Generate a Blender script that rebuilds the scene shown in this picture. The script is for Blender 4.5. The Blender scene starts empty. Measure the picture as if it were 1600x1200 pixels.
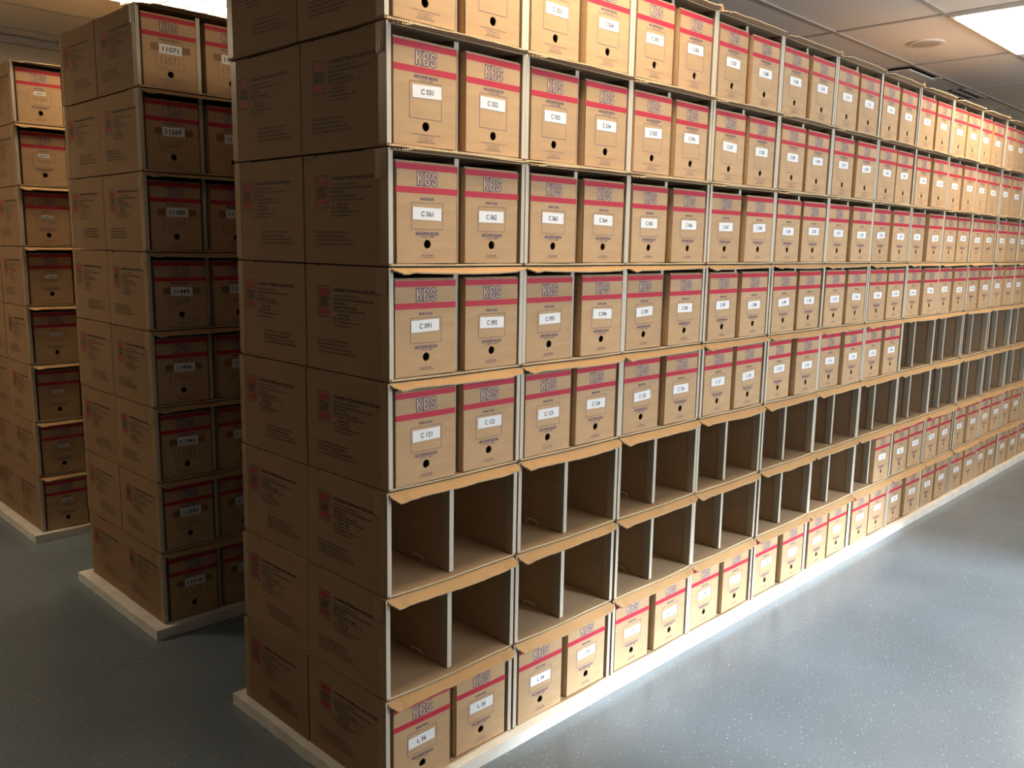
import bpy, bmesh, math, random
from mathutils import Vector, Matrix
random.seed(7)
S = bpy.context.scene
COL = S.collection

# ------------------------------------------------------------------ camera
cam = bpy.data.cameras.new('camera'); camo = bpy.data.objects.new('camera', cam); COL.objects.link(camo)
RIGHT = Vector((0.703873, -0.710129, 0.016741)); DOWN = Vector((-0.101617, -0.123992, -0.987066)); FWD = Vector((0.703020, 0.693068, -0.159436))
m = Matrix((RIGHT, -DOWN, -FWD)).transposed().to_4x4()
m.translation = Vector((-1.357849, -1.794331, 1.548566))
camo.matrix_world = m
cam.sensor_fit = 'HORIZONTAL'; cam.sensor_width = 36.0; cam.lens = 30.3236
cam.clip_start = 0.05; cam.clip_end = 60
S.camera = camo

# ------------------------------------------------------------------ light and exposure
w = bpy.data.worlds.new('world'); S.world = w; w.use_nodes = True
w.node_tree.nodes['Background'].inputs[0].default_value = (0.76, 0.88, 1.0, 1)
w.node_tree.nodes['Background'].inputs[1].default_value = 8.0
sun = bpy.data.lights.new('sun', 'SUN'); sun.energy = 6.8; sun.angle = math.radians(9); sun.color = (0.80, 0.91, 1.0)
suno = bpy.data.objects.new('sun', sun); COL.objects.link(suno)
SUN_EL, SUN_AZ = math.radians(25), math.radians(14)     # light travels towards +y, a little towards -x
sd = Vector((-math.sin(SUN_AZ)*math.cos(SUN_EL), math.cos(SUN_AZ)*math.cos(SUN_EL), -math.sin(SUN_EL)))
suno.rotation_euler = sd.to_track_quat('-Z', 'Y').to_euler(); suno.location = (4, -8, 4)
WIN = (1.7, 4.5, 0.80, 2.30)                            # window opening: x0, x1, z0, z1 in the wall at y = YF
FZ, CZ = -0.042, 2.80
YF, YB, XL, XR = -4.2, 4.51, -8.0, 10.6
pl = bpy.data.lights.new('window_portal', 'AREA'); pl.shape = 'RECTANGLE'
pl.size = WIN[1]-WIN[0]; pl.size_y = WIN[3]-WIN[2]; pl.cycles.is_portal = True
plo = bpy.data.objects.new('window_portal', pl); COL.objects.link(plo)
plo.location = ((WIN[0]+WIN[1])/2, YF-0.05, (WIN[2]+WIN[3])/2)
plo.rotation_euler = (math.radians(90), 0, 0)
LAMP = 11.0
vs = S.view_settings
S.display_settings.display_device = 'sRGB'
vs.view_transform = 'Standard'; vs.look = 'None'; vs.gamma = 1.0; vs.use_curve_mapping = False
vs.exposure = 0.58

# ------------------------------------------------------------------ materials
def mat(name, col, rough=0.7, spec=0.3, emit=None, es=0):
    M = bpy.data.materials.new(name); M.use_nodes = True
    b = M.node_tree.nodes['Principled BSDF']
    b.inputs['Base Color'].default_value = (*col, 1); b.inputs['Roughness'].default_value = rough
    b.inputs['Specular IOR Level'].default_value = spec
    if emit:
        b.inputs['Emission Color'].default_value = (*emit, 1); b.inputs['Emission Strength'].default_value = es
    return M
def noisy(M, c0, c1, scale, stretch=(1, 1, 1), detail=4, bump=0.0, rough=None):
    nt = M.node_tree; N = nt.nodes; L = nt.links; b = N['Principled BSDF']
    tc = N.new('ShaderNodeTexCoord'); mp = N.new('ShaderNodeMapping'); mp.inputs['Scale'].default_value = stretch
    n = N.new('ShaderNodeTexNoise'); n.inputs['Scale'].default_value = scale; n.inputs['Detail'].default_value = detail
    r = N.new('ShaderNodeValToRGB'); r.color_ramp.elements[0].color = (*c0, 1); r.color_ramp.elements[1].color = (*c1, 1)
    r.color_ramp.elements[0].position = 0.3; r.color_ramp.elements[1].position = 0.7
    L.new(tc.outputs['Object'], mp.inputs['Vector']); L.new(mp.outputs[0], n.inputs['Vector'])
    L.new(n.outputs['Fac'], r.inputs[0]); L.new(r.outputs[0], b.inputs['Base Color'])
    if bump:
        bp = N.new('ShaderNodeBump'); bp.inputs['Strength'].default_value = bump; bp.inputs['Distance'].default_value = 0.002
        L.new(n.outputs['Fac'], bp.inputs['Height']); L.new(bp.outputs[0], b.inputs['Normal'])
    return M
def kraft(name, c, var=0.06, vary=True):
    M = noisy(mat(name, c, 0.75, 0.25), tuple(x*(1-var) for x in c), tuple(x*(1+var) for x in c), 9, (1, 1, 6), 5, 0.08)
    if vary:
        nt = M.node_tree; N = nt.nodes; L = nt.links; b = N['Principled BSDF']
        src = b.inputs['Base Color'].links[0].from_socket
        oi = N.new('ShaderNodeObjectInfo'); mr = N.new('ShaderNodeMapRange')
        mr.inputs['To Min'].default_value = 0.93; mr.inputs['To Max'].default_value = 1.05
        mx = N.new('ShaderNodeMix'); mx.data_type = 'RGBA'; mx.blend_type = 'MULTIPLY'; mx.inputs['Factor'].default_value = 1
        L.new(oi.outputs['Random'], mr.inputs['Value']); L.new(src, mx.inputs['A']); L.new(mr.outputs[0], mx.inputs['B'])
        L.new(mx.outputs['Result'], b.inputs['Base Color'])
    return M
KBOX = kraft('kraft_box', (0.52, 0.345, 0.195))
KCAR = kraft('kraft_carton', (0.300, 0.180, 0.097))
KIN = kraft('kraft_inside', (0.36, 0.245, 0.145))
KFLAP = kraft('kraft_flap', (0.44, 0.27, 0.13))
KPALE = mat('pale_letter_fill', (0.60, 0.44, 0.29), 0.7)
TRIM = noisy(mat('paper_edge_trim', (0.60, 0.54, 0.45), 0.5, 0.4), (0.53, 0.48, 0.39), (0.62, 0.565, 0.47), 20, (1, 1, .3))
TAPE = mat('clear_tape', (0.30, 0.18, 0.085), 0.32, 0.5)
BTAPE = mat('brown_tape', (0.26, 0.14, 0.06), 0.5, 0.3)
WTAPE = mat('pale_tape', (0.62, 0.56, 0.46), 0.3, 0.5)
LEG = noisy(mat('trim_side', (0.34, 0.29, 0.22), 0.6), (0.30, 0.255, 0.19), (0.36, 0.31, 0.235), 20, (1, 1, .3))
RED = mat('red_print', (0.50, 0.030, 0.060), 0.6)
INK = mat('blue_ink', (0.055, 0.040, 0.15), 0.6)
INKD = mat('dark_ink', (0.025, 0.016, 0.025), 0.6)
REDD = mat('dull_red_print', (0.32, 0.045, 0.045), 0.6)
PAPER = mat('white_paper', (0.82, 0.83, 0.85), 0.5)
BLACK = mat('black_print', (0.02, 0.02, 0.025), 0.5)
PENCIL = mat('marker_ink', (0.26, 0.155, 0.08), 0.6)
WIRE = mat('cream_cut_edge', (0.70, 0.62, 0.45), 0.5)
BOARD = noisy(mat('pale_board', (0.78, 0.74, 0.68), 0.55, 0.3), (0.74, 0.70, 0.63), (0.86, 0.83, 0.78), 12)
DARK = mat('black_void', (0.012, 0.011, 0.010), 0.8)
# corrugated cut edge: cream with dark flutes
CORR = mat('corrugated_edge', (0.7, 0.55, 0.33), 0.8)
nt = CORR.node_tree; N = nt.nodes; L = nt.links
tc = N.new('ShaderNodeTexCoord'); wv = N.new('ShaderNodeTexWave'); wv.inputs['Scale'].default_value = 42; wv.bands_direction = 'X'
wv.inputs['Distortion'].default_value = 0.6
rp = N.new('ShaderNodeValToRGB'); rp.color_ramp.elements[0].color = (0.26, 0.16, 0.075, 1); rp.color_ramp.elements[1].color = (0.80, 0.66, 0.43, 1)
rp.color_ramp.elements[0].position = 0.15; rp.color_ramp.elements[1].position = 0.55
L.new(tc.outputs['Object'], wv.inputs['Vector']); L.new(wv.outputs['Fac'], rp.inputs[0]); L.new(rp.outputs[0], N['Principled BSDF'].inputs['Base Color'])
# vinyl floor: grey with light and dark flecks
FLOOR = mat('speckled_vinyl', (0.2, 0.2, 0.2), 0.22, 0.5)
nt = FLOOR.node_tree; N = nt.nodes; L = nt.links; B = N['Principled BSDF']
tc = N.new('ShaderNodeTexCoord')
n1 = N.new('ShaderNodeTexNoise'); n1.inputs['Scale'].default_value = 1.6; n1.inputs['Detail'].default_value = 6
r1 = N.new('ShaderNodeValToRGB'); r1.color_ramp.elements[0].position = .3; r1.color_ramp.elements[1].position = .7
r1.color_ramp.elements[0].color = (0.145, 0.176, 0.204, 1); r1.color_ramp.elements[1].color = (0.180, 0.218, 0.250, 1)
L.new(tc.outputs['Object'], n1.inputs['Vector']); L.new(n1.outputs['Fac'], r1.inputs[0])
prev = r1.outputs[0]
for sc, rot, thr, colr, dens in ((30, 0.5, 0.080, (0.70, 0.76, 0.76, 1), 0.13), (34, 0.75, 0.085, (0.03, 0.035, 0.04, 1), 0.16),
                           (52, 0.6, 0.10, (0.40, 0.46, 0.46, 1), 0.15), (60, 0.9, 0.10, (0.055, 0.06, 0.065, 1), 0.18)):
    mp = N.new('ShaderNodeMapping'); mp.inputs['Rotation'].default_value = (0, 0, rot); mp.inputs['Scale'].default_value = (1, 3.4, 1)
    v = N.new('ShaderNodeTexVoronoi'); v.inputs['Scale'].default_value = sc; v.voronoi_dimensions = '2D'
    L.new(tc.outputs['Object'], mp.inputs[0]); L.new(mp.outputs[0], v.inputs['Vector'])
    lt = N.new('ShaderNodeMath'); lt.operation = 'LESS_THAN'; lt.inputs[1].default_value = thr
    L.new(v.outputs['Distance'], lt.inputs[0])
    sp = N.new('ShaderNodeSeparateColor'); L.new(v.outputs['Color'], sp.inputs[0])
    l2 = N.new('ShaderNodeMath'); l2.operation = 'LESS_THAN'; l2.inputs[1].default_value = dens; L.new(sp.outputs[0], l2.inputs[0])
    mu = N.new('ShaderNodeMath'); mu.operation = 'MULTIPLY'; L.new(lt.outputs[0], mu.inputs[0]); L.new(l2.outputs[0], mu.inputs[1])
    mx = N.new('ShaderNodeMix'); mx.data_type = 'RGBA'; L.new(mu.outputs[0], mx.inputs['Factor']); L.new(prev, mx.inputs['A'])
    mx.inputs['B'].default_value = colr; prev = mx.outputs['Result']
L.new(prev, B.inputs['Base Color'])
WALL = noisy(mat('cream_wall', (0.58, 0.50, 0.40), 0.8, 0.2), (0.56, 0.48, 0.38), (0.60, 0.52, 0.42), 3)
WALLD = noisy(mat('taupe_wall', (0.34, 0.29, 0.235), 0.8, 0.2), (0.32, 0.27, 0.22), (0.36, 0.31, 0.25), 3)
CEIL = noisy(mat('ceiling_tile', (0.76, 0.72, 0.66), 0.9, 0.1), (0.87, 0.82, 0.75), (0.90, 0.85, 0.78), 40)
BAR = mat('grid_bar', (0.50, 0.46, 0.41), 0.7)
WHITE = mat('white_metal', (0.78, 0.75, 0.70), 0.4)
GLOW = mat('lit_diffuser', (0.9, 0.85, 0.75), 0.5, 0.3, (1.0, 0.79, 0.52), LAMP)
TUBE = mat('lit_tube', (0.9, 0.85, 0.75), 0.5, 0.3, (1.0, 0.79, 0.52), LAMP*1.5)
REFL = mat('louver_reflector', (0.86, 0.84, 0.80), 0.25, 0.7)

# ------------------------------------------------------------------ mesh helpers
class MB:
    def __init__(s): s.v = []; s.f = []; s.m = []; s.mats = []
    def mi(s, M):
        if M not in s.mats: s.mats.append(M)
        return s.mats.index(M)
    def face(s, pts, M):
        i = len(s.v); s.v += [tuple(p) for p in pts]; s.f.append(tuple(range(i, i+len(pts)))); s.m.append(s.mi(M))
    def box(s, x0, x1, y0, y1, z0, z1, M, mf=None):
        i = len(s.v); k = s.mi(M)
        s.v += [(x0,y0,z0),(x1,y0,z0),(x1,y1,z0),(x0,y1,z0),(x0,y0,z1),(x1,y0,z1),(x1,y1,z1),(x0,y1,z1)]
        for n, q in enumerate(((0,3,2,1),(4,5,6,7),(0,1,5,4),(1,2,6,5),(2,3,7,6),(3,0,4,7))):
            s.f.append(tuple(i+a for a in q)); s.m.append(s.mi(mf) if (mf and n == 2) else k)
    def prism(s, poly, axis, a0, a1, M):      # poly in the two other axes, extruded along axis
        def P(u, v, a): return {'x': (a,u,v), 'y': (u,a,v), 'z': (u,v,a)}[axis]
        n = len(poly); i = len(s.v); k = s.mi(M)
        s.v += [P(u,v,a0) for u,v in poly] + [P(u,v,a1) for u,v in poly]
        s.f.append(tuple(i+j for j in range(n))[::-1]); s.f.append(tuple(i+n+j for j in range(n))); s.m += [k,k]
        for j in range(n):
            s.f.append((i+j, i+(j+1)%n, i+n+(j+1)%n, i+n+j)); s.m.append(k)
    def add(s, me, M, fn):
        i = len(s.v); k = s.mi(M)
        s.v += [tuple(fn(v.co)) for v in me.vertices]
        for p in me.polygons: s.f.append(tuple(i+j for j in p.vertices)); s.m.append(k)
    def tube(s, pts, r, M, n=6):
        i0 = len(s.v); k = s.mi(M); pts = [Vector(p) for p in pts]
        for a, p in enumerate(pts):
            d = (pts[min(a+1, len(pts)-1)] - pts[max(a-1, 0)]).normalized()
            u = d.orthogonal().normalized(); v = d.cross(u)
            for j in range(n):
                t = 2*math.pi*j/n; s.v.append(tuple(p + u*math.cos(t)*r + v*math.sin(t)*r))
        for a in range(len(pts)-1):
            for j in range(n):
                s.f.append((i0+a*n+j, i0+a*n+(j+1)%n, i0+(a+1)*n+(j+1)%n, i0+(a+1)*n+j)); s.m.append(k)
        s.f.append(tuple(i0+j for j in range(n))[::-1]); s.f.append(tuple(i0+(len(pts)-1)*n+j for j in range(n))); s.m += [k,k]
    def mesh(s, name):
        me = bpy.data.meshes.new(name); me.from_pydata(s.v, [], s.f)
        for M in s.mats: me.materials.append(M)
        me.polygons.foreach_set('material_index', s.m); me.update(); return me
def link(name, me, parent=None, loc=(0,0,0)):
    o = bpy.data.objects.new(name, me); COL.objects.link(o); o.parent = parent; o.location = loc; return o
def empty(name, loc=(0,0,0)):
    o = bpy.data.objects.new(name, None); COL.objects.link(o); o.location = loc; o.empty_display_size = 0.1; return o
def tag(o, label=None, cat=None, group=None, kind=None):
    for k, v in (('label', label), ('category', cat), ('group', group), ('kind', kind)):
        if v: o[k] = v
    return o

_tc = {}
def text_mesh(s, size, outline=0.0, offset=0.0, align='CENTER', space=1.0):
    key = (s, size, outline, offset, align, space)
    if key in _tc: return _tc[key]
    c = bpy.data.curves.new('t', 'FONT'); c.body = s; c.size = size; c.align_x = align; c.align_y = 'CENTER'
    c.resolution_u = 3; c.space_character = space
    if offset: c.offset = offset
    if outline:
        c.fill_mode = 'NONE'; c.bevel_depth = outline; c.bevel_resolution = 0
    o = bpy.data.objects.new('t', c); COL.objects.link(o)
    me = bpy.data.meshes.new_from_object(o)
    bpy.data.objects.remove(o); bpy.data.curves.remove(c)
    if len(me.vertices):
        xs = [v.co.x for v in me.vertices]; ys = [v.co.y for v in me.vertices]
        me['bb'] = [min(xs), max(xs), min(ys), max(ys)]
    _tc[key] = me; return me
def put(mb, s, M, cx, cz, width, height, y=-0.0004, outline=0.0, offset=0.0, skew=0.0):
    """lettering on a plane facing -y, fitted to width x height around (cx, cz)"""
    me = text_mesh(s, 1.0, outline, offset); b = me['bb']
    sx = width/(b[1]-b[0]); sz = height/(b[3]-b[2]); mx = (b[0]+b[1])/2; mz = (b[2]+b[3])/2
    mb.add(me, M, lambda c: (cx+(c.x-mx)*sx, y+c.z*0.0006*(1 if outline else 0), cz+(c.y-mz)*sz))
def put_side(mb, s, M, y0, zc, width, height, x=-0.0004, outline=0.0, offset=0.0):
    """lettering on a plane facing -x, starting at y0 and running towards -y"""
    me = text_mesh(s, 1.0, outline, offset); b = me['bb']
    sy = width/(b[1]-b[0]); sz = height/(b[3]-b[2]); mz = (b[2]+b[3])/2
    mb.add(me, M, lambda c: (x+c.z*0.0006*(1 if outline else 0), y0-(c.x-b[0])*sy, zc+(c.y-mz)*sz))
def frame(mb, M, x0, x1, z0, z1, t, y=-0.0004):
    for a in ((x0,x1,z1-t,z1),(x0,x1,z0,z0+t),(x0,x0+t,z0+t,z1-t),(x1-t,x1,z0+t,z1-t)):
        mb.face([(a[0],y,a[2]),(a[1],y,a[2]),(a[1],y,a[3]),(a[0],y,a[3])], M)
def rect(mb, M, x0, x1, z0, z1, y=-0.0004):
    mb.face([(x0,y,z0),(x1,y,z0),(x1,y,z1),(x0,y,z1)], M)

K_ = [(0,0),(0,1),(.26,1),(.26,.58),(.36,.80),(.50,1),(.74,1),(.47,.56),(.78,0),(.52,0),(.30,.42),(.26,.34),(.26,0)]
B_ = [(0,0),(0,1),(.42,1),(.58,.97),(.68,.86),(.69,.70),(.62,.57),(.50,.52),(.64,.46),(.72,.33),(.71,.15),(.60,.03),(.44,0)]
BI = [[(.24,.60),(.24,.83),(.38,.83),(.45,.78),(.45,.66),(.38,.60)], [(.24,.16),(.24,.43),(.38,.43),(.47,.37),(.47,.22),(.38,.16)]]
S_ = [(.70,.68),(.46,.68),(.44,.78),(.36,.83),(.27,.79),(.26,.70),(.34,.62),(.58,.47),(.70,.34),(.71,.18),(.60,.04),(.40,-.02),(.16,.03),(.02,.16),(.01,.34),
      (.25,.34),(.27,.22),(.36,.16),(.46,.20),(.47,.29),(.38,.38),(.14,.53),(.03,.66),(.04,.84),(.16,.97),(.38,1.02),(.58,.97),(.69,.86)]
LOGO = [(K_,0),(B_,.80),(BI[0],.80),(BI[1],.80),(S_,1.58)]
def logo(fn, mb, M, t):
    for poly, dx, F in ((K_,0,KPALE),(B_,.80,KPALE),(BI[0],.80,KBOX),(BI[1],.80,KBOX),(S_,1.58,KPALE)) if M is INK else ():
        e = 0.0 if F is KPALE else 0.00008
        mb.face([tuple(c+(0.00025-e if k_ == 1 else 0) for k_, c in enumerate(fn((x+dx)/2.29, y))) for x, y in reversed(poly)], F)
    # outlined letters: a closed ribbon round each contour; fn maps (u, v) in 0..1 to a point
    for poly, dx in LOGO:
        n = len(poly); P = [Vector(((x+dx)/2.29, y)) for x, y in poly]
        A = Vector((1/t[0], 1/t[1]))
        def off(k, s):
            a, b, c = P[k-1], P[k], P[(k+1) % n]
            d1 = Vector(((b-a).x*A.x, (b-a).y*A.y)).normalized(); d2 = Vector(((c-b).x*A.x, (c-b).y*A.y)).normalized()
            nn = Vector((-(d1+d2).y, (d1+d2).x)); nn = nn.normalized() if nn.length > 1e-6 else Vector((-d1.y, d1.x))
            l = 1/max(.5, nn.dot(Vector((-d1.y, d1.x))))
            return Vector((b.x+nn.x*l*s/A.x, b.y+nn.y*l*s/A.y))
        for k in range(n):
            k2 = (k+1) % n
            q = [off(k,.5), off(k2,.5), off(k2,-.5), off(k,-.5)]
            mb.face([fn(p.x, p.y) for p in q], M)
# ------------------------------------------------------------------ archive box (origin: front left bottom)
BW, BH, BD = 0.208, 0.258, 0.355
def archive_box_mesh(kind):
    mb = MB(); hx, hz, r = BW/2, 0.050, 0.0118
    q = 0.018
    for a in ((0,BW,0,hz-q),(0,BW,hz+q,BH),(0,hx-q,hz-q,hz+q),(hx+q,BW,hz-q,hz+q)):
        rect(mb, KBOX, *a, y=0)
    n = 32; ring = []
    for j in range(n):
        t = 2*math.pi*j/n; c, s_ = math.cos(t), math.sin(t); k = 1/max(abs(c), abs(s_))
        ring.append(((hx+q*k*c, hz+q*k*s_), (hx+r*c, hz+r*s_)))
    for j in range(n):
        a, b = ring[j], ring[(j+1) % n]
        mb.face([(a[0][0],0,a[0][1]),(b[0][0],0,b[0][1]),(b[1][0],0,b[1][1]),(a[1][0],0,a[1][1])], KBOX)
        mb.face([(a[1][0],0,a[1][1]),(b[1][0],0,b[1][1]),(b[1][0],.004,b[1][1]),(a[1][0],.004,a[1][1])], CORR)
    # side, back, lid and bottom panels with the lid's sheets a little recessed
    mb.box(0, 0.003, 0.0, BD, 0, BH, KBOX); mb.box(BW-0.003, BW, 0.0, BD, 0, BH, KBOX)
    mb.box(0.003, BW-0.003, BD-0.003, BD, 0, BH, KBOX)
    mb.box(0.003, BW-0.003, 0.003, BD-0.003, 0.0, 0.003, KBOX)
    mb.box(0.003, BW-0.003, 0.001, BD-0.003, BH-0.003, BH, KBOX)
    mb.box(0.001, BW-0.002, 0.004, BD, BH+0.0012, BH+0.0036, KIN, CORR)
    # print
    rect(mb, RED, 0, BW, 0.2395, 0.2555); rect(mb, RED, 0, BW, 0.1805, 0.1965)
    logo(lambda u, v: (hx-0.0345+0.069*u, -0.0005, 0.2005+0.0350*v), mb, INK, (0.0022/0.069, 0.0022/0.035))
    if kind == 'A':
        put(mb, 'ARCHIVES BOX\u00ae', INK, hx, 0.1725, 0.080, 0.0085, offset=0.022)
        put(mb, 'CODE : 3008', INK, hx, 0.1645, 0.044, 0.0042)
        frame(mb, INK, 0.050, 0.157, 0.0685, 0.1600, 0.0010)
        for z, wd, s in ((0.0285, 0.100, 'K BUSINESS SYSTEMS (MALAYSIA) SDN. BHD.'), (0.0225, 0.052, 'www.kbsmalaysia.com'),
                         (0.0165, 0.045, 'TEL: 03-6091 5166'), (0.0105, 0.060, 'SELANGOR DARUL EHSAN')):
            put(mb, s, INK, hx, z, wd, 0.0038)
    else:
        put(mb, 'BARCODE', INK, hx-0.001, 0.1670, 0.045, 0.0068, offset=0.02)
        frame(mb, INK, 0.050, 0.157, 0.0880, 0.1570, 0.0010)
        put(mb, 'ARCHIVES BOX\u00ae', INK, hx, 0.0775, 0.080, 0.0092, offset=0.022)
        put(mb, 'CODE : 3008', INK, hx, 0.0690, 0.044, 0.0045)
        put(mb, '03-6778 3899', INK, hx, 0.0205, 0.040, 0.0048)
        put(mb, 'www.kbsmalaysia.com', INK, hx, 0.0150, 0.054, 0.0034)
    return mb.mesh('archive_box_'+kind.lower())
BOXM = {k: archive_box_mesh(k) for k in 'AB'}
BACK = {}
def sticker_mesh(txt, w_=0.096, h_=0.032, tw=None, th=0.0135, hand=None):
    mb = MB(); mb.box(-w_/2, w_/2, -0.0009, -0.0003, -h_/2, h_/2, PAPER)
    tw = tw or 0.0088*len(txt)*0.92
    put(mb, txt, BLACK, 0.0, -0.0005, tw, th, y=-0.0012, offset=0.016)
    return mb.mesh('label_sticker')
def make_box(kind, loc, rz, txt, label, group, parent=None, big=0):
    o = link('archive_box', BOXM[kind], None, loc); o.rotation_euler = (0, 0, rz)
    tag(o, label, 'box', group)
    rr = random.uniform
    if big == 1:
        s = link('label_sticker', sticker_mesh(txt, 0.088, 0.034, 0.062, 0.018), o, (0.108+rr(-.003,.003), 0, 0.143+rr(-.004,.004)))
        tp = MB(); tp.box(-0.075, 0.075, -0.00065, -0.0002, -0.0125, 0.0125, BTAPE)
        t = link('brown_tape_strip', tp.mesh('brown_tape_strip'), o, (0.108, 0, 0.143)); t['label'] = 'brown tape strip behind the number sticker'
        hp = MB(); put(hp, txt, PENCIL, 0.104, 0.100, 0.070, 0.026, y=-0.0005); link('handwritten_number', hp.mesh('handwritten_number'), o)
    elif big == 2:
        s = link('label_sticker', sticker_mesh(txt, 0.054, 0.017, 0.040, 0.0095), o, (0.104+rr(-.003,.003), 0, 0.142+rr(-.003,.003)))
        hp = MB(); put(hp, 'T'+txt[0]+' '+txt[1:], PENCIL, 0.104, 0.116, 0.070, 0.018, y=-0.0005); link('handwritten_number', hp.mesh('handwritten_number'), o)
    else:
        zc = 0.134 if kind == 'A' else 0.130
        s = link('label_sticker', sticker_mesh(txt), o, (0.104+rr(-.004,.004), 0, zc+rr(-.005,.006)))
    s.rotation_euler = (0, math.radians(random.gauss(0, 1.3)), 0)
    return o

# ------------------------------------------------------------------ master carton (origin: front left bottom, opens towards -y)
CW, CD, CH, T = 0.4954, 0.3905, 0.297, 0.011
def side_print(mb, variant, x=-0.0004, red=None):
    if variant == 'near':  ly, hy, fy, hw, fw = 0.330, 0.255, 0.335, 0.226, 0.185
    else:                  ly, hy, fy, hw, fw = 0.347, 0.275, 0.238, 0.214, 0.185
    R_ = REDD
    def sr(M, y0, y1, z0, z1): mb.face([(x,y1,z0),(x,y0,z0),(x,y0,z1),(x,y1,z1)], M)
    a, b, z0, z1, t = ly-0.060, ly, 0.151, 0.238, 0.0018
    sr(INKD, a, b, z1-t, z1); sr(INKD, a, b, z0, z0+t); sr(INKD, a, a+t, z0, z1); sr(INKD, b-t, b, z0, z1)
    sr(R_, a+0.006, b-0.006, 0.211, 0.231); sr(R_, a+0.006, b-0.006, 0.158, 0.177)
    logo(lambda u, v: (x, b-0.009-0.042*u, 0.1800+0.0275*v), mb, INKD, (0.0017/0.042, 0.0017/0.0275))
    put_side(mb, 'K BUSINESS SYSTEMS (MALAYSIA) SDN. BHD.', INKD, hy, 0.2275, hw, 0.0115, x, offset=0.035)
    L_ = [('LOT 194, JALAN INDUSTRI 3/1,', .125, 0), ('RAWANG INTEGRATED INDUSTRIAL PARK,', .190, 0), ('48000 RAWANG,', .066, 0),
          ('SELANGOR DARUL EHSAN.', .118, 0), ('TEL : 03-60915166 (HUNTING LINE)', .150, 0), ('03-6091 5566', .055, .022),
          ('FAX : 03-6091 3366', .078, 0), ('email: kbs@kbsmalaysia.com', .128, 0), ('www.kbsmalaysia.com', .095, 0)]
    for k, (s, wd, ind) in enumerate(L_):
        put_side(mb, s, INKD, hy-ind, 0.2125-0.0103*k, wd*hw/.226, 0.0072, x, offset=0.012)
    for k, (s, wd) in enumerate((('The Combined System is design registered', .155), ('Malaysian Industrial Design Application', .142),
                 ('No. MY 98-01 and may not be copied without', .172), ('authority of K Business Systems (M) Sdn. Bhd.', .185))):
        put_side(mb, s, INKD, fy, 0.086-0.0112*k, wd, 0.0082, x, offset=0.01)
def body_mesh(variant, sag=0.0):
    """open carton: side walls with a shallow slot at the top edge, floor, top, back"""
    mb = MB()
    zt = CH
    notch = [(0,0),(CD,0),(CD,zt-0.002),(CD-0.055,zt-0.002),(CD-0.056,zt-0.006),(0.105,zt-0.005),(0.104,zt-0.001),(0,zt-0.001)]
    mb.prism(notch, 'x', 0, T*0.55, KCAR); mb.prism(notch, 'x', CW-T*0.55, CW, KCAR)
    mb.box(T*0.55, T, 0.002, CD-0.006, 0.006, zt-0.007, KIN); mb.box(CW-T, CW-T*0.55, 0.002, CD-0.006, 0.006, zt-0.007, KIN)
    mb.box(T*0.55, CW-T*0.55, CD-0.006, CD, 0.0, zt-0.001, KIN)
    mb.box(T*0.55, CW-T*0.55, 0.0005, CD-0.006, zt-0.007, zt-0.001, KIN, CORR)
    # floor: two sheets, the lower one a touch further out, slightly wavy front edge
    n = 14; i = len(mb.v)
    x0, x1 = T*0.55, CW-T*0.55
    for k in range(n):
        a, b = x0+(x1-x0)*k/n, x0+(x1-x0)*(k+1)/n
        ya = -0.004*math.sin(math.pi*k/n)-sag*math.sin(2*math.pi*k/n); yb = -0.004*math.sin(math.pi*(k+1)/n)-sag*math.sin(2*math.pi*(k+1)/n)
        za = 0.0008*math.sin(9*k/n+sag*900); zb = 0.0008*math.sin(9*(k+1)/n+sag*900)
        P = [(a,ya,0.0003),(b,yb,0.0003),(b,yb,0.0055+zb),(a,ya,0.0055+za),(a,CD-.006,.0003),(b,CD-.006,.0003),(b,CD-.006,.0055),(a,CD-.006,.0055)]
        mb.face([P[0],P[1],P[2],P[3]], CORR); mb.face([P[3],P[2],P[6],P[7]], KIN); mb.face([P[0],P[4],P[5],P[1]], KIN)
    if variant: side_print(mb, variant)
    return mb.mesh('carton_body')
def closed_mesh():
    mb = MB(); mb.box(0, CW, 0, CD, 0.0003, CH, KCAR); return mb.mesh('carton_closed')
def trim_mesh(right=False, shiny=False):
    """U-shaped paper edging over the front of a wall"""
    mb = MB(); w_ = 0.0135
    out = -0.0004
    mb.box(out, w_, -0.0015, 0.0005, 0.007, CH-0.002, TRIM)
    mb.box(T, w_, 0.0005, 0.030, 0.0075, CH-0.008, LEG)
    if shiny: mb.box(-0.0010, -0.0002, 0.0005, 0.032, 0.006, CH-0.003, TAPE)
    if right:
        for k, v in enumerate(mb.v): mb.v[k] = (CW-v[0], v[1], v[2])
        mb.f = [tuple(reversed(f)) for f in mb.f]
    return mb.mesh('edge_trim')
DX, DT = 0.2480, 0.016
def divider_mesh():
    mb = MB()
    mb.box(DX-DT/2+.003, DX+DT/2-.003, 0.022, CD-0.008, 0.007, CH-0.009, KIN); return mb.mesh('divider')
def divtrim_mesh():
    mb = MB()
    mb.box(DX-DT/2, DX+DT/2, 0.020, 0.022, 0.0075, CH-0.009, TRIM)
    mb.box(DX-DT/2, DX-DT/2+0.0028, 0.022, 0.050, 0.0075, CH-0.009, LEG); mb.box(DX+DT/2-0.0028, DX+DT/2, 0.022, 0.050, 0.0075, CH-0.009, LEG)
    return mb.mesh('divider_trim')
def clip_mesh():
    """small arched cut tab at the foot of the divider"""
    mb = MB(); pts = []
    for k in range(11):
        t = math.pi*k/10
        pts.append((DX-DT/2-0.004-0.006*math.sin(t), 0.158-0.026*math.copysign(abs(math.cos(t))**0.5, math.cos(t)), 0.009+0.017*math.sin(t)**0.55))
    mb.tube(pts, 0.0016, WIRE, 6); return mb.mesh('cut_tab')
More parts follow.
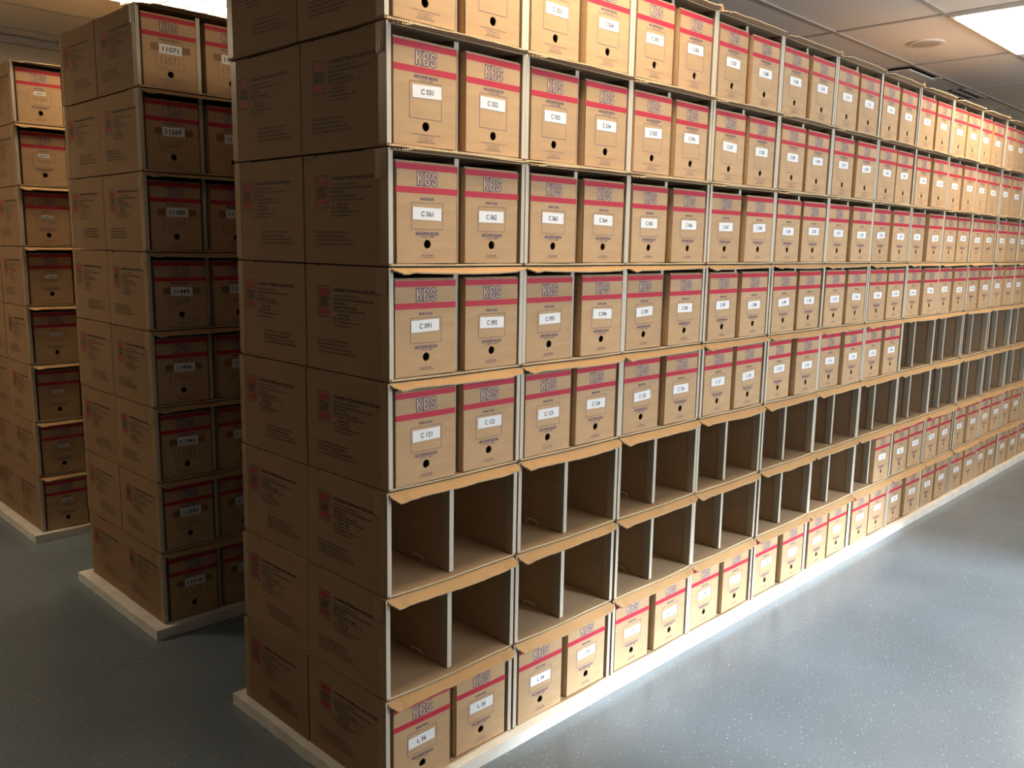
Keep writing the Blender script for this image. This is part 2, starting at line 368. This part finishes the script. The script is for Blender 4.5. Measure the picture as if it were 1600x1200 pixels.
def flap_mesh(seed, ang, length, jag=0.003, ears=False):
    """front lip of a carton: a stiff card strip folded out of the top edge, torn along its outer side"""
    rnd = random.Random(seed); mb = MB(); n = 26; x0, x1 = 0.006, CW-0.002; top = []
    cut = rnd.choice((0.045, 0.052, 0.06)); cutr = CW-rnd.choice((0.04, 0.05, 0.03))
    w1, w2, ph = rnd.uniform(.7, 1.3), rnd.uniform(1.5, 3), rnd.uniform(0, 6)
    for k in range(n+1):
        x = x0+(x1-x0)*k/n; u = k/n
        l = length*(0.92+0.05*math.sin(w1*math.pi*u+ph)+0.03*math.sin(w2*math.pi*u*2))+rnd.uniform(-jag, jag)*0.35
        a = ang+math.radians(4)*math.sin(ph+u*4)
        if k == 0: l *= 0.35
        if k == n: l *= 0.55
        if x < cut: a += math.radians(9); l *= 1.04
        if x > cutr: a -= math.radians(7)
        droop = 0.004*math.sin(math.pi*u)*(1 if ang > 0.2 else -0.6)
        top.append((x, l, a, droop))
    t = 0.0035; z0 = CH-0.002
    def P(e, s, under):
        x, l, a, dr = e; d = l*s
        y = -0.001-d*math.cos(a); z = z0-d*math.sin(a)-dr*s
        return (x, y+under*t*math.sin(a)*-1*-1, z-under*t)
    for k in range(n):
        a, b = top[k], top[k+1]
        for s0, s1 in ((0, .5), (.5, 1)):
            mb.face([P(a,s0,0),P(a,s1,0),P(b,s1,0),P(b,s0,0)], KFLAP)
            mb.face([P(a,s0,1),P(b,s0,1),P(b,s1,1),P(a,s1,1)], KIN)
        mb.face([P(a,1,0),P(a,1,1),P(b,1,1),P(b,1,0)], CORR)
    for e, fl in ((top[0], 1), (top[-1], 0)):
        mb.face([P(e,0,0),P(e,0,1),P(e,1,1),P(e,1,0)], KFLAP)
    if ears:      # rounded dog-ears standing up from the top edge
        for ex in ((rnd.uniform(.010, .018),) if seed % 3 else ()):
            pts = [(ex+0.010+0.018*math.cos(q_*math.pi/8), z0+0.026*math.sin(q_*math.pi/8)) for q_ in range(9)]
            mb.prism(pts, 'y', -0.004, 0.000, KFLAP)
    return mb.mesh('front_flap')
BODY = {'near': [body_mesh('near', s) for s in (0.001,)], 'far': [body_mesh('far', .001)], None: [body_mesh(None, s) for s in (0.0, 0.0015, -0.0012)]}
CLOSED = closed_mesh()
TL, TLS, TR, DIV, DTR, CLIP = trim_mesh(), trim_mesh(shiny=True), trim_mesh(True), divider_mesh(), divtrim_mesh(), clip_mesh()
FLAPS = {'up': [flap_mesh(k, math.radians(-2), 0.030) for k in range(5)],
         'top': [flap_mesh(20+k, math.radians(-8), 0.030, ears=True) for k in range(5)],
         'mid': [flap_mesh(40+k, math.radians(16), 0.032) for k in range(4)],
         'low': [flap_mesh(60+k, math.radians(30), 0.036) for k in range(6)],
         'deep': [flap_mesh(80+k, math.radians(32), 0.036) for k in range(5)],
         'low4': [flap_mesh(100+k, math.radians(24), 0.034) for k in range(5)]}
def tape_mesh(seed, pale=False):
    rnd = random.Random(seed); mb = MB(); M = WTAPE if pale else TAPE
    w_ = rnd.uniform(.035, .05); h_ = rnd.uniform(.03, .075)
    n = 6; pts = []
    for k in range(n+1):
        pts.append((k/n*w_, -h_-rnd.uniform(0, .008)))
    for k in range(n):
        a, b = pts[k], pts[k+1]
        xa, xb = -0.0016-rnd.uniform(0,.0015), -0.0016-rnd.uniform(0,.0015)
        mb.face([(-0.0016,a[0],0),(xa,a[0],a[1]),(xb,b[0],b[1]),(-0.0016,b[0],0)], M)
        mb.face([(-0.0006,a[0],0),(-0.0006,b[0],0),(xb+.0006,b[0],b[1]),(xa+.0006,a[0],a[1])], M)
    return mb.mesh('packing_tape')
TAPES = [tape_mesh(k) for k in range(4)]; PTAPES = [tape_mesh(9+k, True) for k in range(2)]

ORD = ['first','second','third','fourth','fifth','sixth','seventh','eighth','ninth','tenth','eleventh','twelfth','thirteenth','fourteenth','fifteenth']
def make_carton(loc, zs, variant, flap, label, group, divider=True, trimmed=True, flip=False, tape=None, clip=False, cat='carton'):
    root = empty('storage_carton', loc); tag(root, label, cat, group)
    if flip:            # back to back: opens towards +y; mirrored by turning round
        root.rotation_euler = (0, 0, math.pi); root.location = (loc[0]+CW, loc[1]+CD, loc[2])
    root.scale = (1, 1, zs)
    link('carton_body', random.choice(BODY[variant]), root)
    if trimmed:
        link('edge_trim', TLS if variant else TL, root); link('edge_trim', TR, root)
    if divider:
        d = link('divider', DIV, root); link('divider_trim', DTR, d)
        if clip: link('cut_tab', CLIP, d)
    if flap: link('front_flap', random.choice(FLAPS[flap]), root)
    if tape:
        for tm, y in tape: link('packing_tape', tm, root, (0, y, CH-0.001))
    return root
def mirror_body(variant):      # body for the back layer: print on its +x side once turned round
    me = BODY[variant][0].copy()
    for v in me.vertices: v.co.x = CW-v.co.x
    me.flip_normals(); return me

# ------------------------------------------------------------------ front stack
PX = 0.4983
ZB = [2.400, 2.0919, 1.789, 1.4883, 1.1868, 0.8904, 0.5911, 0.2921, 0.0]
OFF = [[.004,.004,.006,.005,0,-.006,-.012,-.015],[.006,.005,.003,.003,.003,.001,-.003,-.007],[.004,.002,0,.001,.002,.003,.005,.005],
       [.004,.003,.003,.005,.003,.002,.005,.003],[-.022,-.010,-.002,.007,.011,.014,.016,.013],[-.03,-.016,-.004,.004,.013,.017,.015,.014],
       [-.03,-.016,-.004,.003,.008,.01,.01,.01],[-.02,-.005,0,.002,.004,.002,0,-.004],[-.01,-.01,0,.002,.003,.005,.006,.008],
       [-.013,-.01,-.006,-.002,.01,.018,.025,.03],[-.02,-.01,.01,.02,.028,.033,.037,.04]]
NC = 14
def row_x(j):
    t = [i*PX+OFF[min(i,10)][j] for i in range(NC)]
    step = CW+0.0012; d = [t[i]-step*i for i in range(NC)]
    blocks = []
    for v in d:
        blocks.append([v, 1])
        while len(blocks) > 1 and blocks[-2][0] > blocks[-1][0]:
            b = blocks.pop(); a = blocks.pop(); blocks.append([(a[0]*a[1]+b[0]*b[1])/(a[1]+b[1]), a[1]+b[1]])
    out = []
    for v, n in blocks: out += [v]*n
    return [out[i]+step*i for i in range(NC)]
GF = 'open cartons of the front stack'; GBX = 'archive boxes in the front stack'
def filled(i, k, j):
    if j <= 3: return True
    if j == 4: return i <= 6
    if j == 5: return False
    if j == 6: return i*2+k >= 13
    return True
ROWW = ['top', 'second', 'third', 'fourth', 'fifth', 'sixth', 'seventh', 'bottom']
readable = lambda i, k, j: (j == 0 and i*2+k in (2,3,4,5)) or (1 <= j <= 4 and i*2+k <= 5) or (j == 7 and i*2+k <= 2)
for j in range(8):
    xs = row_x(j); z = ZB[j+1]; zs = (ZB[j]-ZB[j+1]-0.0028)/CH
    for i in range(NC):
        fl = 'top' if j == 0 else 'up' if j in (1,2) else 'mid' if j == 3 else 'low4' if j == 4 else 'low' if j < 7 else 'deep'
        state = 'empty' if not filled(i,1,j) else ('half-filled' if not filled(i,0,j) else 'filled')
        lab = f'{state} open kraft carton, {ROWW[j]} row, {ORD[i]} column from the near corner, front stack'
        tp = None
        if i == 0 and j > 0: tp = [(random.choice(TAPES), 0.004)]
        make_carton((xs[i], random.uniform(-.003,.003) if i else 0, z), zs, 'near' if i == 0 else None, fl, lab, GF, clip=not filled(i,0,j), tape=tp)
        for k in (0, 1):
            if not filled(i, k, j): continue
            if j <= 4: num = f'C {30*j+2*i+k+1:03d}'
            elif j == 7: num = f'L {36-(2*i+k):02d}'
            else: num = f'L {66-(2*i+k):02d}'
            bx = xs[i] + (0.0240 if k == 0 else 0.2665) + random.uniform(-.003, .0012 if k == 0 else .0045)
            yy = random.uniform(-0.004, 0.005) if j < 7 else random.uniform(-.006, .006)
            if readable(i, k, j): lab = f'archive box stickered {num}, {"left" if k == 0 else "right"} bay of {ORD[i]} carton, {ROWW[j]} row'
            else: lab = f'archive box in {"left" if k == 0 else "right"} bay of {ORD[i]} carton from near corner, {ROWW[j]} row, front stack'
            make_box('A' if j <= 1 else 'B', (bx, yy, z+0.0066*zs+.0012), math.radians(random.uniform(-.9, .6)), num, lab, GBX)
# back layer of the front stack: its end cartons show their printed side
FARB = mirror_body('far'); PLAINB = BODY[None][0]
def back_carton(x, y, z, zs, printed, label, group, tape=None, trims=True):
    root = empty('storage_carton', (x+CW, y+CD, z)); root.rotation_euler = (0, 0, math.pi); root.scale = (1, 1, zs)
    tag(root, label, 'carton', group)
    link('carton_body', FARB if printed else PLAINB, root)
    if trims:
        link('edge_trim', TRS if printed else TR, root); link('edge_trim', TL, root)
    if tape: 
        t = link('packing_tape', tape, root, (CW, 0.05, CH-0.001)); t.rotation_euler = (0, 0, math.pi); 
    return root
TRS = trim_mesh(True, True)
def fix_far():
    # the turned carton's printed side must read from outside: rebuild print for the +x wall
    mb = MB(); tmp = MB(); side_print(tmp, 'far')
    base = BODY[None][0]
    for M in base.materials: mb.mi(M)
    mb.v = [tuple(v.co) for v in base.vertices]; mb.f = [tuple(p.vertices) for p in base.polygons]; mb.m = [p.material_index for p in base.polygons]
    i = len(mb.v)
    # world (x, y) -> turned local (CW-x, CD-y)
    mb.v += [(CW-v[0], CD-v[1], v[2]) for v in tmp.v]
    for f, k in zip(tmp.f, tmp.m): mb.f.append(tuple(i+q for q in f)); mb.m.append(mb.mi(tmp.mats[k]))
    return mb.mesh('carton_body')
FARB = fix_far()
PY = 0.395
REST = MB()
for j in range(8):
    zs = (ZB[j]-ZB[j+1]-0.0028)/CH; xo = row_x(j)[0]
    for i in range(NC):
        if i == 0:
            back_carton(xo+random.uniform(-.003,.002), PY, ZB[j+1], zs, True, f'carton at far end face of front stack, back layer, {ROWW[j]} row, printed side showing', 'back layer end cartons of the front stack')
        else:
            REST.box(row_x(j)[i], row_x(j)[i]+CW, PY, PY+CD, ZB[j+1]+.0003, ZB[j]-.001, KCAR)

# ------------------------------------------------------------------ middle and rear stacks
ZR = [2.400, 2.1022, 1.799, 1.4994, 1.1974, 0.8954, 0.5923, 0.3002, 0.0]
N2 = ['11071','11269','11389','11449','11496','11542','11581','11616']
N3 = ['A0001','A0031','A0061','A0091','A0121','A0151','A0181','A0211']
def stack(name, X0, Y0, nums, kind, big, ncol, nboxed, lean):
    for j in range(8):
        zs = (ZR[j]-ZR[j+1]-0.0028)/CH; z = ZR[j+1]
        for i in range(ncol):
            x = X0+i*(CW+0.0035)+random.uniform(-.0006,.0006)+lean*(j-3.5)*.001
            if i < nboxed:
                tape = [(random.choice(TAPES), 0.004)] if i == 0 else None
                make_carton((x, Y0+(random.uniform(-.003,.003) if i else 0), z), zs, 'near' if i == 0 else None, 'mid' if j else 'up',
                    f'filled open kraft carton, {ROWW[j]} row, {ORD[i]} column of the {name} stack', f'open cartons of the {name} stack', tape=tape)
                for k in (0, 1):
                    base = nums[j]; num = (base[0]+f'{int(base[1:])+2*i+k:04d}')
                    bx = x+(0.037 if k == 0 else 0.2665)+random.uniform(-.003,.003)
                    if i == 0 and k == 0: lab = f'archive box stickered {num}, {ROWW[j]} row of the {name} stack'
                    else: lab = f'archive box, {"left" if k == 0 else "right"} bay of {ORD[i]} carton, {ROWW[j]} row, {name} stack'
                    if k == 0: bx = x+0.026+random.uniform(-.004,.001)
                    make_box(kind, (bx, Y0+random.uniform(0, .012), z+0.0066*zs+.0012), math.radians(random.uniform(-.6,.6)), num, lab, f'archive boxes in the {name} stack', big=big)
            else:
                REST.box(x, x+CW, Y0, Y0+CD, z+.0003, ZR[j]-.001, KCAR)
            if i == 0:
                back_carton(x+random.uniform(-.002,.002), Y0+PY, z, zs, True, f'carton in back layer of the {name} stack, {ROWW[j]} row, printed side showing', f'back layer end cartons of the {name} stack')
            else:
                REST.box(x, x+CW, Y0+PY, Y0+PY+CD, z+.0003, ZR[j]-.001, KCAR)
stack('middle', 0.016, 1.518, N2, 'A', 1, 14, 2, 0)
stack('rear', 0.030, 3.046, N3, 'B', 2, 14, 2, 0)

tag(link('storage_carton', REST.mesh('storage_carton')), 'remaining kraft cartons behind and further along the three stacks', 'carton', kind='stuff')

# ------------------------------------------------------------------ pale boards under the stacks
def board(x0, x1, y0, y1, label, seed):
    rnd = random.Random(seed); mb = MB(); poly = []
    def edge(a, b, n, amp):
        for k in range(n):
            u = k/n; poly.append((a[0]+(b[0]-a[0])*u+rnd.uniform(-amp, amp), a[1]+(b[1]-a[1])*u+rnd.uniform(-amp, amp)))
    edge((x0,y0),(x1,y0), 60, .0006); edge((x1,y0),(x1,y1), 6, .001); edge((x1,y1),(x0,y1), 30, .001); edge((x0,y1),(x0,y0), 26, .0022)
    mb.prism(poly, 'z', FZ+0.0005, -0.0003, BOARD)
    o = link('base_board', mb.mesh('base_board')); tag(o, label, 'board')
board(-0.045, 7.62, -0.030, 0.83, 'long pale board on the floor under the front stack', 1)
board(-0.035, 7.3, 1.480, 2.345, 'pale board on the floor under the middle stack', 2)
board(-0.020, 7.3, 3.010, 3.875, 'pale board on the floor under the rear stack', 3)

# ------------------------------------------------------------------ room
def shell(name, fn):
    mb = MB(); fn(mb); return tag(link(name, mb.mesh(name)), kind='structure')
shell('floor', lambda m_: m_.box(XL, XR, YF, YB, FZ-0.1, FZ, FLOOR))
def ceil(m_):
    m_.box(XL, XR, YF, YB, CZ, CZ+0.1, CEIL)
    x = 3.69-1.2*7
    while x < XR:
        if x > XL: m_.box(x-0.012, x+0.012, YF, YB, CZ-0.006, CZ, BAR)
        x += 1.2
    y = -0.01-0.61*6
    while y < YB:
        m_.box(XL, XR, y-0.012, y+0.012, CZ-0.0062, CZ, BAR); y += 0.61
shell('ceiling', ceil)
shell('wall_back', lambda m_: m_.box(XL-.1, XR+.1, YB, YB+.1, FZ-.1, CZ+.1, WALL))
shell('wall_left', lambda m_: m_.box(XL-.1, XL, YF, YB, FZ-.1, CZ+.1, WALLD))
shell('wall_right', lambda m_: m_.box(XR, XR+.1, YF, YB, FZ-.1, CZ+.1, WALL))
def wf(m_):
    a, b, c, d = WIN
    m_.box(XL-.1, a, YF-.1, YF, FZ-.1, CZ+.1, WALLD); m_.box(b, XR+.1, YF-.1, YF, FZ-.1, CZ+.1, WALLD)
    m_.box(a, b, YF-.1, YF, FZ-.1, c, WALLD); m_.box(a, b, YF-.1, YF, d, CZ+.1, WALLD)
shell('wall_front', wf)
def wnd(m_):
    a, b, c, d = WIN
    for k in range(5):
        x = a+(b-a)*k/4; m_.box(max(a, x-.02), min(b, x+.02), YF-.07, YF-.03, c, d, WHITE)
    m_.box(a, b, YF-.07, YF-.03, c, c+.03, WHITE); m_.box(a, b, YF-.07, YF-.03, d-.03, d, WHITE)
shell('window_1', wnd)
shell('trim_1', lambda m_: m_.box(XL, XR, YB-.03, YB, CZ-.05, CZ-.0065, BAR))

# ------------------------------------------------------------------ ceiling fittings
def light_panel(x, y, label):
    r = empty('ceiling_light', (x+.6, y+.305, CZ-0.0065)); tag(r, label, 'light', 'ceiling lights')
    f = MB(); t = .022
    for a in ((-.59,.59,-.29,-.29+t),(-.59,.59,.29-t,.29),(-.59,-.59+t,-.29+t,.29-t),(.59-t,.59,-.29+t,.29-t)): f.box(*a, -0.014, 0, WHITE)
    link('frame', f.mesh('frame'), r)
    d = MB(); d.box(-.568, .568, -.268, .268, -0.021, -0.004, GLOW); link('diffuser', d.mesh('diffuser'), r)
def light_louver(x, y, label):
    r = empty('ceiling_light', (x+.6, y+.305, CZ-0.0065)); tag(r, label, 'light', 'ceiling lights')
    f = MB(); t = .02
    for a in ((-.59,.59,-.29,-.29+t),(-.59,.59,.29-t,.29),(-.59,-.59+t,-.29+t,.29-t),(.59-t,.59,-.29+t,.29-t)): f.box(*a, -0.020, 0, WHITE)
    link('frame', f.mesh('frame'), r)
    for k in range(3):
        yc = -.18+.18*k
        tb = MB(); tb.tube([(-.56, yc, -.036), (.56, yc, -.036)], .013, TUBE, 12); link('tube', tb.mesh('tube'), r)
        rf = MB(); pts = [(yc+.085*math.cos(a), -.004-.016*(1-math.sin(a))*2) for a in [math.pi*q/10 for q in range(11)]]
        for a, b in zip(pts, pts[1:]):
            rf.face([(-.565,a[0],a[1]),(.565,a[0],a[1]),(.565,b[0],b[1]),(-.565,b[0],b[1])], REFL)
        link('reflector', rf.mesh('reflector'), r)
    for k in range(9):
        x_ = -.5+k*.125; lv = MB()
        for c in range(3):
            yc = -.18+.18*c
            lv.prism([(yc-.088,-.052),(yc+.088,-.052),(yc+.088,-.020),(yc+.05,-.040),(yc,-.046),(yc-.05,-.040),(yc-.088,-.020)], 'x', x_-.004, x_+.004, REFL)
        link('louver', lv.mesh('louver'), r)
light_panel(3.69, -.62, 'lit square-edged ceiling light panel above the right part of the front stack')
light_panel(0.09, -.62, 'ceiling light panel above the near end of the front aisle')
light_panel(7.29, -.62, 'ceiling light panel above the far end of the front aisle')
light_panel(0.09, -3.67, 'added unseen ceiling light panel behind the viewer, near end of the window side')  # unseen row on the lamp grid, added to brighten the ceiling by bounce
light_panel(3.69, -3.67, 'added unseen middle ceiling light panel on the window side')
light_panel(7.29, -3.67, 'added unseen far ceiling light panel on the window side')
light_louver(0.09, 2.43, 'lit louvered ceiling light above the middle stack')
light_panel(-2.31, 3.04, 'ceiling light panel left of the rear stacks')
sp = MB(); n = 40
def disc(mb, r0, z0, r1, z1, M):
    for k in range(n):
        a, b = 2*math.pi*k/n, 2*math.pi*(k+1)/n
        P = lambda r, t, z: (r*math.cos(t), r*math.sin(t), z)
        mb.face([P(r0,a,z0),P(r0,b,z0),P(r1,b,z1),P(r1,a,z1)], M)
disc(sp, .105, 0, .100, -.008, WHITE); disc(sp, .100, -.008, .080, -.010, WHITE)
o = empty('ceiling_speaker', (4.30, .305, CZ)); tag(o, 'round white ceiling speaker in a tile beside the lit panel', 'speaker')
link('rim', sp.mesh('rim'), o)
g = MB(); disc(g, .080, -.010, .0001, -.013, BAR); link('grille', g.mesh('grille'), o)
o = empty('air_diffuser', (4.92, .62, CZ)); tag(o, 'flat square air outlet with dark near edge, on ceiling above the stack', 'vent')
f = MB(); f.box(0, .52, 0, .52, -.004, -.0005, DARK); link('opening', f.mesh('opening'), o)
f = MB(); f.box(.03, .50, .02, .50, -.022, -.012, CEIL); link('plate', f.mesh('plate'), o)
f = MB()
for a in ((.50,.54,-.02,.54),(-.02,.50,.52,.54)): f.box(*a, -.012, -.0005, WHITE)
link('frame', f.mesh('frame'), o)
o = empty('air_vent', (6.03, .62, CZ)); tag(o, 'dark slatted air vent in the ceiling above the far part of the stack', 'vent')
f = MB(); f.box(0, .50, 0, .52, -.004, -.0005, DARK); link('opening', f.mesh('opening'), o)
for k in range(8):
    f = MB(); f.box(-.01, .51, -.008+k*.072, .022+k*.072, -.014, -.004, BAR); link('slat', f.mesh('slat'), o)
